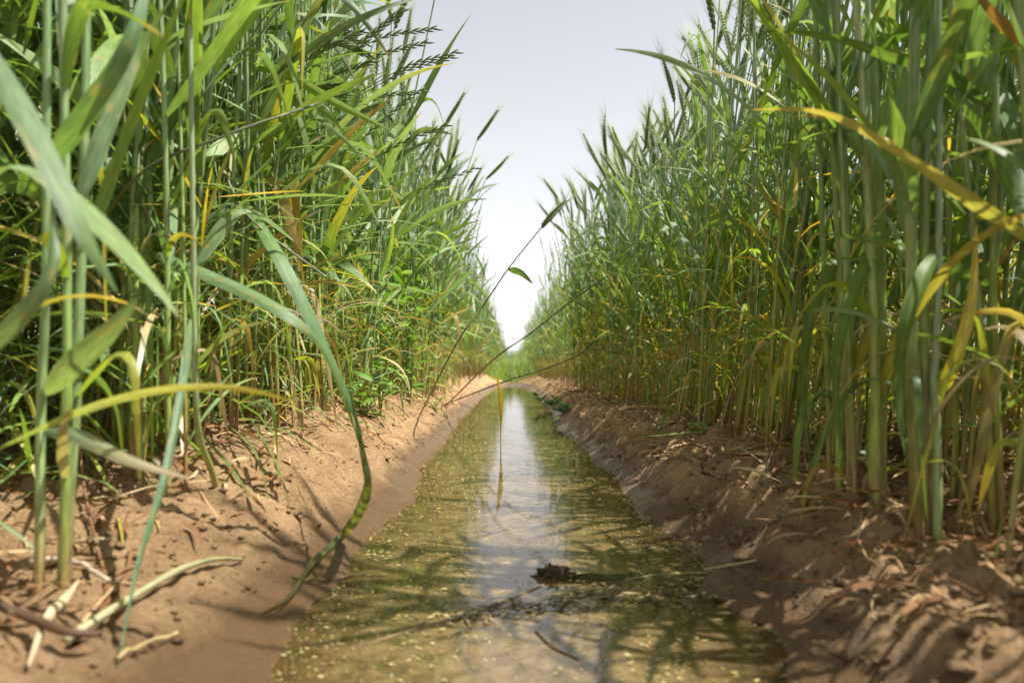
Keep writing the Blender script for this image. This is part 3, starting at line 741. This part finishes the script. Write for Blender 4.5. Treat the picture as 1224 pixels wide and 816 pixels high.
# cut straws on the left mud
p = [on_ground(78, 782, .006), on_ground(145, 742, .010), on_ground(212, 703, .011), on_ground(255, 686, .009), on_ground(290, 676, .003)]
lying('cut_straw', p, 0, (.43, .41, .24), (.25, .24, .10), 'thick pale green cut straw lying on the left mud', 'straw', rad=[.0024, .0027, .0021, .0025, .0020, .0017, .0010], M=M_STEM, conform=False)
lying('dry_leaf', [on_ground(35, 812, .004), on_ground(60, 765, .006), on_ground(78, 735, .007), on_ground(95, 700, .004)], .0065, (.52, .42, .28), (.5, .38, .24), 'bleached dry leaf standing crosswise left of the green cut straw', 'dry leaf')
lying('dry_straw', [on_ground(80, 785, .004), on_ground(110, 745, .006), on_ground(138, 708, .003)], 0, (.5, .36, .2), (.42, .3, .16), 'thin tan straw lying between the bleached leaf and the cut straw', 'straw', rad=[.0014, .001])
lying('dark_twig', [on_ground(-20, 735, .006), on_ground(30, 770, .012), on_ground(75, 792, .014), on_ground(118, 785, .012)], 0, (.07, .035, .02), (.12, .07, .04), 'dark rotten twig in the bottom left corner', 'twig', rad=[.0022, .0028, .0016])
lying('dry_straw', [on_ground(34, 683, .006), on_ground(80, 688, .008), on_ground(130, 703, .004)], 0, (.4, .32, .24), (.5, .4, .3), 'grey dry straw lying at the foot of the left edge plant', 'straw', rad=[.0022, .0015])
lying('dry_straw', [on_ground(140, 800, .003), on_ground(180, 782, .006), on_ground(212, 765, .002)], 0, (.36, .27, .12), (.42, .35, .15), 'short yellowish straw lying below the green cut straw', 'straw', rad=[.0014, .0010])
lying('reed_stub', [on_ground(130, 698, -.004), P(108, 620, .56), P(98, 560, .60), P(95, 500, .62)], 0, (.17, .08, .04), (.24, .14, .07), 'thin reddish brown stalk standing in the left mud', 'stalk', rad=[.0014, .001], conform=False)
lying('bending_leaf', [on_ground(148, 652, 0), P(140, 600, .6), P(118, 555, .62), P(95, 530, .64)], .006, (.45, .42, .06), (.25, .32, .04), 'thin yellow-green blade rooted in the left mud', 'leaf', M=M_LEAF, conform=False)
for q_, lab in (([(333, 632, 0), (300, 590, .07), (270, 550, .10), (225, 500, .14)], 'arched green shoot bending down to the left bank beside the dark wet patch'), ([(324, 608, 0), (315, 565, .05), (300, 530, .07), (262, 500, .1)], 'small drooping shoot, leftmost of the pair touching the bank'), ([(348, 615, 0), (338, 570, .05), (325, 540, .07), (300, 500, .1)], 'small drooping shoot, rightmost of the pair touching the bank')):
    g_ = on_ground(q_[0][0], q_[0][1]); d = g_[1]
    pts_ = [g_]+[P(a, b_, d+.03*k) for k, (a, b_, _) in enumerate(q_[1:], 1)]
    lying('drooping_shoot', pts_, .0058, (.14, .13, .04), (.12, .2, .05), lab, 'grass shoot', M=M_LEAF, conform=False)
lying('upright_twig', [on_ground(842, 571, -.004), P(838, 552, on_ground(842, 571)[1])], 0, (.09, .05, .03), (.12, .07, .04), 'short dark twig stub sticking up on the right bank', 'twig', rad=[.0022, .0014], conform=False)
lying('bank_twig', [on_ground(910, 585, .003), on_ground(925, 560, .02), P(945, 515, on_ground(925, 560)[1]+.05)], 0, (.10, .10, .04), (.12, .12, .05), 'thin dark stalk leaning on the right bank', 'twig', rad=[.0014, .001], conform=False)
lying('bank_twig', [on_ground(1018, 795, -.002), P(990, 775, on_ground(1018, 795)[1]), P(972, 768, on_ground(1018, 795)[1]+.01)], 0, (.1, .07, .04), (.14, .10, .05), 'small bent twig at the lower right water margin', 'twig', rad=[.0022, .0016], conform=False)
# debris bar in the water: clod and matted trash
def blob(mb, c, r, col, seed, sub=3):
    import bmesh
    bm = bmesh.new(); bmesh.ops.create_icosphere(bm, subdivisions=sub, radius=1)
    v = np.array([x.co[:] for x in bm.verts]); f = [[x.index for x in fc.verts] for fc in bm.faces]; bm.free()
    k = 1+1.3*fbm(v[:, 0]*2.3+seed, v[:, 1]*2.3+v[:, 2]*2.1+seed, 4, .6)
    mb.add(v*k[:, None]*np.array(r)+np.array(c), None, f, col, v*.1)
c = on_ground(657, 684); c[2] = 0
dd = .19*816/(684-440.)
mb = MB(); X0 = np.array([(657-612)/FPX*dd, dd, 0])
blob(mb, (0, 0, -.001), (.010, .010, .009), (.1, .07, .04), 3, 4); blob(mb, (.010, .003, -.001), (.010, .009, .005), (.1, .07, .04), 8, 4); blob(mb, (-.011, -.002, -.001), (.007, .008, .003), (.1, .07, .04), 12, 4)
m2, n2_, l2_ = mat('wet_clod'); n2_['Principled BSDF'].inputs['Base Color'].default_value = (.085, .05, .025, 1); n2_['Principled BSDF'].inputs['Roughness'].default_value = .4
nt_ = N(n2_, 'ShaderNodeTexNoise'); nt_.inputs['Scale'].default_value = 300; bp_ = N(n2_, 'ShaderNodeBump'); bp_.inputs['Distance'].default_value = .003; l2_.new(nt_.outputs['Fac'], bp_.inputs['Height']); l2_.new(bp_.outputs[0], n2_['Principled BSDF'].inputs['Normal'])
cr_ = N(n2_, 'ShaderNodeValToRGB'); cr_.color_ramp.elements[0].color = (.09, .055, .03, 1); cr_.color_ramp.elements[1].color = (.32, .21, .12, 1); l2_.new(nt_.outputs['Fac'], cr_.inputs[0]); l2_.new(cr_.outputs[0], n2_['Principled BSDF'].inputs['Base Color'])
o = link('mud_clod', mb.mesh('mud_clod', m2)); o.location = X0; tag(o, 'dark wet clod of earth poking out of the water', 'clod')
W0 = lambda px, py: np.array([(px-612)/FPX*.19*816/(py-440.), .19*816/(py-440.), .0004])
lying('floating_twig', [W0(440, 765), W0(480, 752), W0(560, 730), W0(610, 712), W0(650, 695)], 0, (.24, .16, .10), (.34, .24, .15), 'long thin muddy twig floating diagonally up to the dark clod', 'twig', rad=[.0005, .0008, .0010, .0008, .0007], conform=False)
lying('sunken_leaf', [W0(668, 690), W0(700, 688), W0(735, 690), W0(755, 684)], .012, (.05, .06, .03), (.09, .1, .04), 'dark sodden leaf floating right of the clod', 'leaf', M=M_LEAF, conform=False)
lying('floating_straw', [W0(745, 690), W0(790, 683), W0(850, 681)], 0, (.3, .28, .12), (.4, .34, .15), 'pale thin straw floating towards the right shore', 'straw', rad=[.0012, .0008], conform=False)
lying('shore_stem', [W0(838, 683)+[0, 0, .004], on_ground(905, 676, .004)], 0, (.5, .38, .22), (.42, .3, .17), 'pale straw lying across the right shoreline', 'straw', rad=[.001, .0012], conform=False)
lying('sunken_stick', [W0(640, 750), W0(660, 768), W0(690, 782)], 0, (.06, .045, .03), (.08, .06, .03), 'thin dark stick half sunk in the water near the bottom', 'stick', rad=[.0012, .0008], conform=False)
mb = MB()
for _ in range(420):
    tt = random.random(); a_ = W0(540+tt*330, 738-tt*52 if tt < .4 else 717-22*random.random()); y = a_[1]+random.gauss(0, .012); x = a_[0]+random.gauss(0, .012)
    L_ = random.uniform(.002, .009); w_ = random.uniform(.0006, .002); an = random.gauss(.3, .8); ca, sa = math.cos(an), math.sin(an)
    v = [(x+px*ca-py*sa, y+px*sa+py*ca, random.uniform(.001, .003)) for px, py in ((-L_, 0), (0, w_), (L_, 0), (0, -w_))]
    mb.add(v, [(0, 1, 2, 3)], None, cj(random.choice([(.35, .26, .13), (.16, .11, .05), (.12, .10, .04), (.08, .07, .03)]), .2), None)
tag(link('floating_debris', mb.mesh('floating_debris', M_DRY)), 'matted plant debris drifting in a band across the water', 'debris', kind='stuff')

# ------------------------------------------------------------------ ryegrass leaning out of the left row
def rye_head(mb, p, col):
    T = tangents(p); n = len(p)
    for i in range(2, n-1):
        sd = 1 if i % 2 else -1
        s = nrm(np.cross(T[i], [0, 1, .1])); ax = nrm(T[i]+s*sd*.28)
        q = np.array([p[i], p[i]+ax*.006, p[i]+ax*.013, p[i]+ax*.018])
        tube(mb, q, [.0006, .0017, .0014, .0003], cj(col), 4)
def rye(pts, label, k):
    p = spline(pts, 46); base = p[0].copy(); root = empty('ryegrass_plant', base)
    m = MB(); tube(m, p-base, np.linspace(.0017, .0006, 46), grad(46, (.18, .24, .07), (.13, .19, .06)), 5, cap=False); link('stem', m.mesh('stem', M_STEM), root)
    m = MB(); u = np.linspace(.72, 1, 18); pp = np.array([[np.interp(a, np.linspace(0, 1, 46), p[:, c_]) for c_ in range(3)] for a in u])-base
    rye_head(m, pp, (.15, .22, .07)); link('seed_head', m.mesh('seed_head', M_EAR), root)
    at = p[24]-base
    for _ in range(2):
        az = random.uniform(-1, 1); q = leaf_path(p[random.randint(14, 30)]-base, az, random.uniform(.2, 1.1), random.uniform(.1, .18), random.uniform(.2, 1), 10); m = MB()
        ribbon(m, q, blade_w(10, .005), cj(random.choice(GREENS)), side=(-math.sin(az), math.cos(az), 0)); link('leaf', m.mesh('leaf', M_LEAF), root)
    tag(root, label, 'ryegrass', 'ryegrass plants leaning out of the left row')
tips = [(548, 62, 1.15, 'its seed head reaching farthest right over the sky'), (542, 68, 1.2, 'its head just under the farthest reaching one'), (522, 34, 1.1, 'with the uppermost seed head against the sky'), (512, 50, 1.1, 'its seed head curving down near the upper sky edge'), (508, 108, 1.2, 'its thin bare tip pointing up right at mid sky'), (536, 149, 1.25, 'its head drooping to the right below the others'), (572, 200, 1.5, 'the lowest head, flat above the distant ears')]
for k, (px, py, d, lab) in enumerate(tips):
    bx = -.34-.02*random.random(); by = d+random.uniform(-.05, .1)
    dirv = random.uniform(-.02, .02)
    rye([np.array([bx, by, H(bx, by)-.005]), np.array([bx+.01, by, .35]), P(px-170, py+90+random.uniform(-20, 60), d), P(px-80, py+22+random.uniform(-5, 14), d), P(px, py, d)], 'ryegrass leaning from the left row, '+lab, k)
for k in range(26):
    d = random.uniform(.75, 1.3); tx = random.uniform(290, 500); ty = random.uniform(-60, 130); bx = -.33-.09*random.random()
    rye([np.array([bx, d, H(bx, d)-.005]), np.array([bx+.01, d, .3]), P(tx-130+random.uniform(-30, 30), ty+random.uniform(60, 170), d), P(tx-60, ty+random.uniform(-10, 60), d), P(tx, ty, d)], 'ryegrass with thin criss-cross seed heads tangled in the upper left wheat', k)

# ------------------------------------------------------------------ broadleaf weeds
def weed_leaf_mesh(L, W, col):
    mb = MB(); n = 9; t = np.linspace(0, 1, n); p = np.stack([t*L, t*0, -.25*L*t*t+.1*L*t], 1)
    w = W*np.sin(PI*np.clip(t*.93+.05, 0, 1))**.7*(1+.22*np.sin(t*26)); ribbon(mb, p, w, grad(n, col, np.array(col)*1.1), side=(0, 1, 0), fold=.2, across=5)
    return mb.mesh('leaf', M_WEED)
wl = [weed_leaf_mesh(.032, .016, (.15, .29, .035)), weed_leaf_mesh(.042, .02, (.12, .25, .03)), weed_leaf_mesh(.024, .014, (.19, .33, .05))]
wl_dark = [weed_leaf_mesh(.035, .015, (.06, .12, .025)), weed_leaf_mesh(.028, .014, (.08, .15, .03))]
def weed(x, y, hgt, nleaf, label, group=None, meshes=wl, spread=.02, tilt=(0, 0), sc=1.):
    z = H(x, y)-.004; root = empty('broadleaf_weed', (x, y, z))
    nb = 4; per = max(3, nleaf//nb)
    for b_ in range(nb):
        a = b_*PI/2+random.random(); top = np.array([math.cos(a)*spread*2.2+tilt[0]*hgt, math.sin(a)*spread*2.2+tilt[1]*hgt, hgt*random.uniform(.7, 1)])
        p = spline([np.zeros(3), top*np.array([.3, .3, .5]), top], 16)
        m = MB(); tube(m, p, np.linspace(.0018, .0008, 16), (.17, .25, .06), 5); link('stem', m.mesh('stem', M_STEM), root)
        for i in range(per):
            u = .15+.85*i/(per-1); pos = [np.interp(u, np.linspace(0, 1, 16), p[:, c_]) for c_ in range(3)]
            o = link('leaf', random.choice(meshes), root); o.location = pos; s = random.uniform(.7, 1.3)*sc
            o.scale = (s, s, s); o.rotation_euler = (random.uniform(-.5, .5), random.uniform(-.9, .3), i*2.4+random.uniform(-.4, .4))
    return tag(root, label, 'weed', group)
for (px, d, hgt, lab) in ((455, 1.5, .46, 'bright green leafy weed climbing among the left wheat, the taller of two'), (490, 1.9, .42, 'bright green leafy weed, the farther one in the left row'), (437, 1.4, .12, 'low bright green weed at the foot of the left row')):
    x = (px-612)/FPX*d; weed(x, d, hgt, 60 if hgt > .2 else 24, lab, spread=.03)
gx = on_ground(685, 484); weed(.165+.03, gx[1] if gx[1] < 4 else 3, .05, 52, 'dark low weed cushion on the right water edge', meshes=wl_dark, spread=.045)
y_ = 3.3; weed(.2, y_, .055, 60, 'second dark low weed cushion, farther along the right water edge', meshes=wl_dark, spread=.05)
gs = on_ground(664, 505); weed(gs[0], gs[1], .018, 8, 'tiny bright green seedling floating at the right shore', spread=.008, sc=.5)
gs = on_ground(832, 516); weed(gs[0], gs[1], .018, 8, 'tiny green seedling sprouting on the right bank', spread=.006, sc=.45)
gs = on_ground(520, 490); weed(gs[0], gs[1], .04, 14, 'pale small weed on the left bank by the leaning stalks', spread=.015, sc=.6)

# ------------------------------------------------------------------ light
SUN_EL = 65; SUN_AZ = 97    # azimuth measured from +Y (ahead) towards +X (right)
sd = np.array([math.cos(R(SUN_EL))*math.sin(R(SUN_AZ)), math.cos(R(SUN_EL))*math.cos(R(SUN_AZ)), math.sin(R(SUN_EL))])
import mathutils
sl = bpy.data.lights.new('sun', 'SUN'); sl.energy = 5.0; sl.angle = R(.5); sl.color = (1, .955, .88)
so = bpy.data.objects.new('sun', sl); C.objects.link(so); so.rotation_euler = mathutils.Vector(-sd).to_track_quat('-Z', 'Y').to_euler(); so.location = (3, 3, 6)
wd = bpy.data.worlds.new('World'); scene.world = wd; wd.use_nodes = True
n = wd.node_tree.nodes; l = wd.node_tree.links; bg = n['Background']; bg.inputs['Strength'].default_value = .12
sk = n.new('ShaderNodeTexSky'); sk.sky_type = 'NISHITA'; sk.sun_disc = False; sk.sun_elevation = R(SUN_EL); sk.sun_rotation = R(SUN_AZ)
sk.air_density = 1.0; sk.dust_density = 4.0; sk.ozone_density = 1.0
hs = N(n, 'ShaderNodeHueSaturation'); hs.inputs['Saturation'].default_value = .22; l.new(sk.outputs[0], hs.inputs['Color'])
tc = n.new('ShaderNodeTexCoord'); sx = n.new('ShaderNodeSeparateXYZ'); l.new(tc.outputs['Generated'], sx.inputs[0])
# thin high cloud veil, thicker towards the horizon
mpn = n.new('ShaderNodeMapping'); mpn.inputs['Scale'].default_value = (1, 1, 4); l.new(tc.outputs['Generated'], mpn.inputs[0])
ns = n.new('ShaderNodeTexNoise'); ns.inputs['Scale'].default_value = 2.2; ns.inputs['Detail'].default_value = 5; l.new(mpn.outputs[0], ns.inputs['Vector'])
mr = n.new('ShaderNodeMapRange'); mr.inputs[1].default_value = 0.0; mr.inputs[2].default_value = .55; mr.inputs[3].default_value = .92; mr.inputs[4].default_value = .45; l.new(sx.outputs[2], mr.inputs[0])
ad = N(n, 'ShaderNodeMath', operation='MULTIPLY_ADD'); ad.inputs[1].default_value = .25; l.new(ns.outputs['Fac'], ad.inputs[0]); l.new(mr.outputs[0], ad.inputs[2])
sb = N(n, 'ShaderNodeMath', operation='SUBTRACT'); sb.use_clamp = True; sb.inputs[1].default_value = .10; l.new(ad.outputs[0], sb.inputs[0])
mx = N(n, 'ShaderNodeMix', data_type='RGBA'); l.new(sb.outputs[0], mx.inputs[0]); l.new(hs.outputs[0], mx.inputs[6])
cv = N(n, 'ShaderNodeValToRGB'); l.new(sx.outputs[2], cv.inputs[0])
e = cv.color_ramp.elements; e[0].position = 0; e[0].color = (7.4, 7.4, 7.4, 1); e[1].position = .55; e[1].color = (2.75, 2.85, 3.2, 1)
e2 = cv.color_ramp.elements.new(.22); e2.color = (4.9, 4.95, 5.2, 1)
l.new(cv.outputs[0], mx.inputs[7]); l.new(mx.outputs[2], bg.inputs['Color'])

vs = scene.view_settings; vs.view_transform = 'Standard'; vs.look = 'None'; vs.gamma = 1; vs.exposure = 0.85; vs.use_curve_mapping = False
scene.render.engine = 'CYCLES'
scene.cycles.max_bounces = 6; scene.cycles.transmission_bounces = 4
print('objects', len(bpy.data.objects))
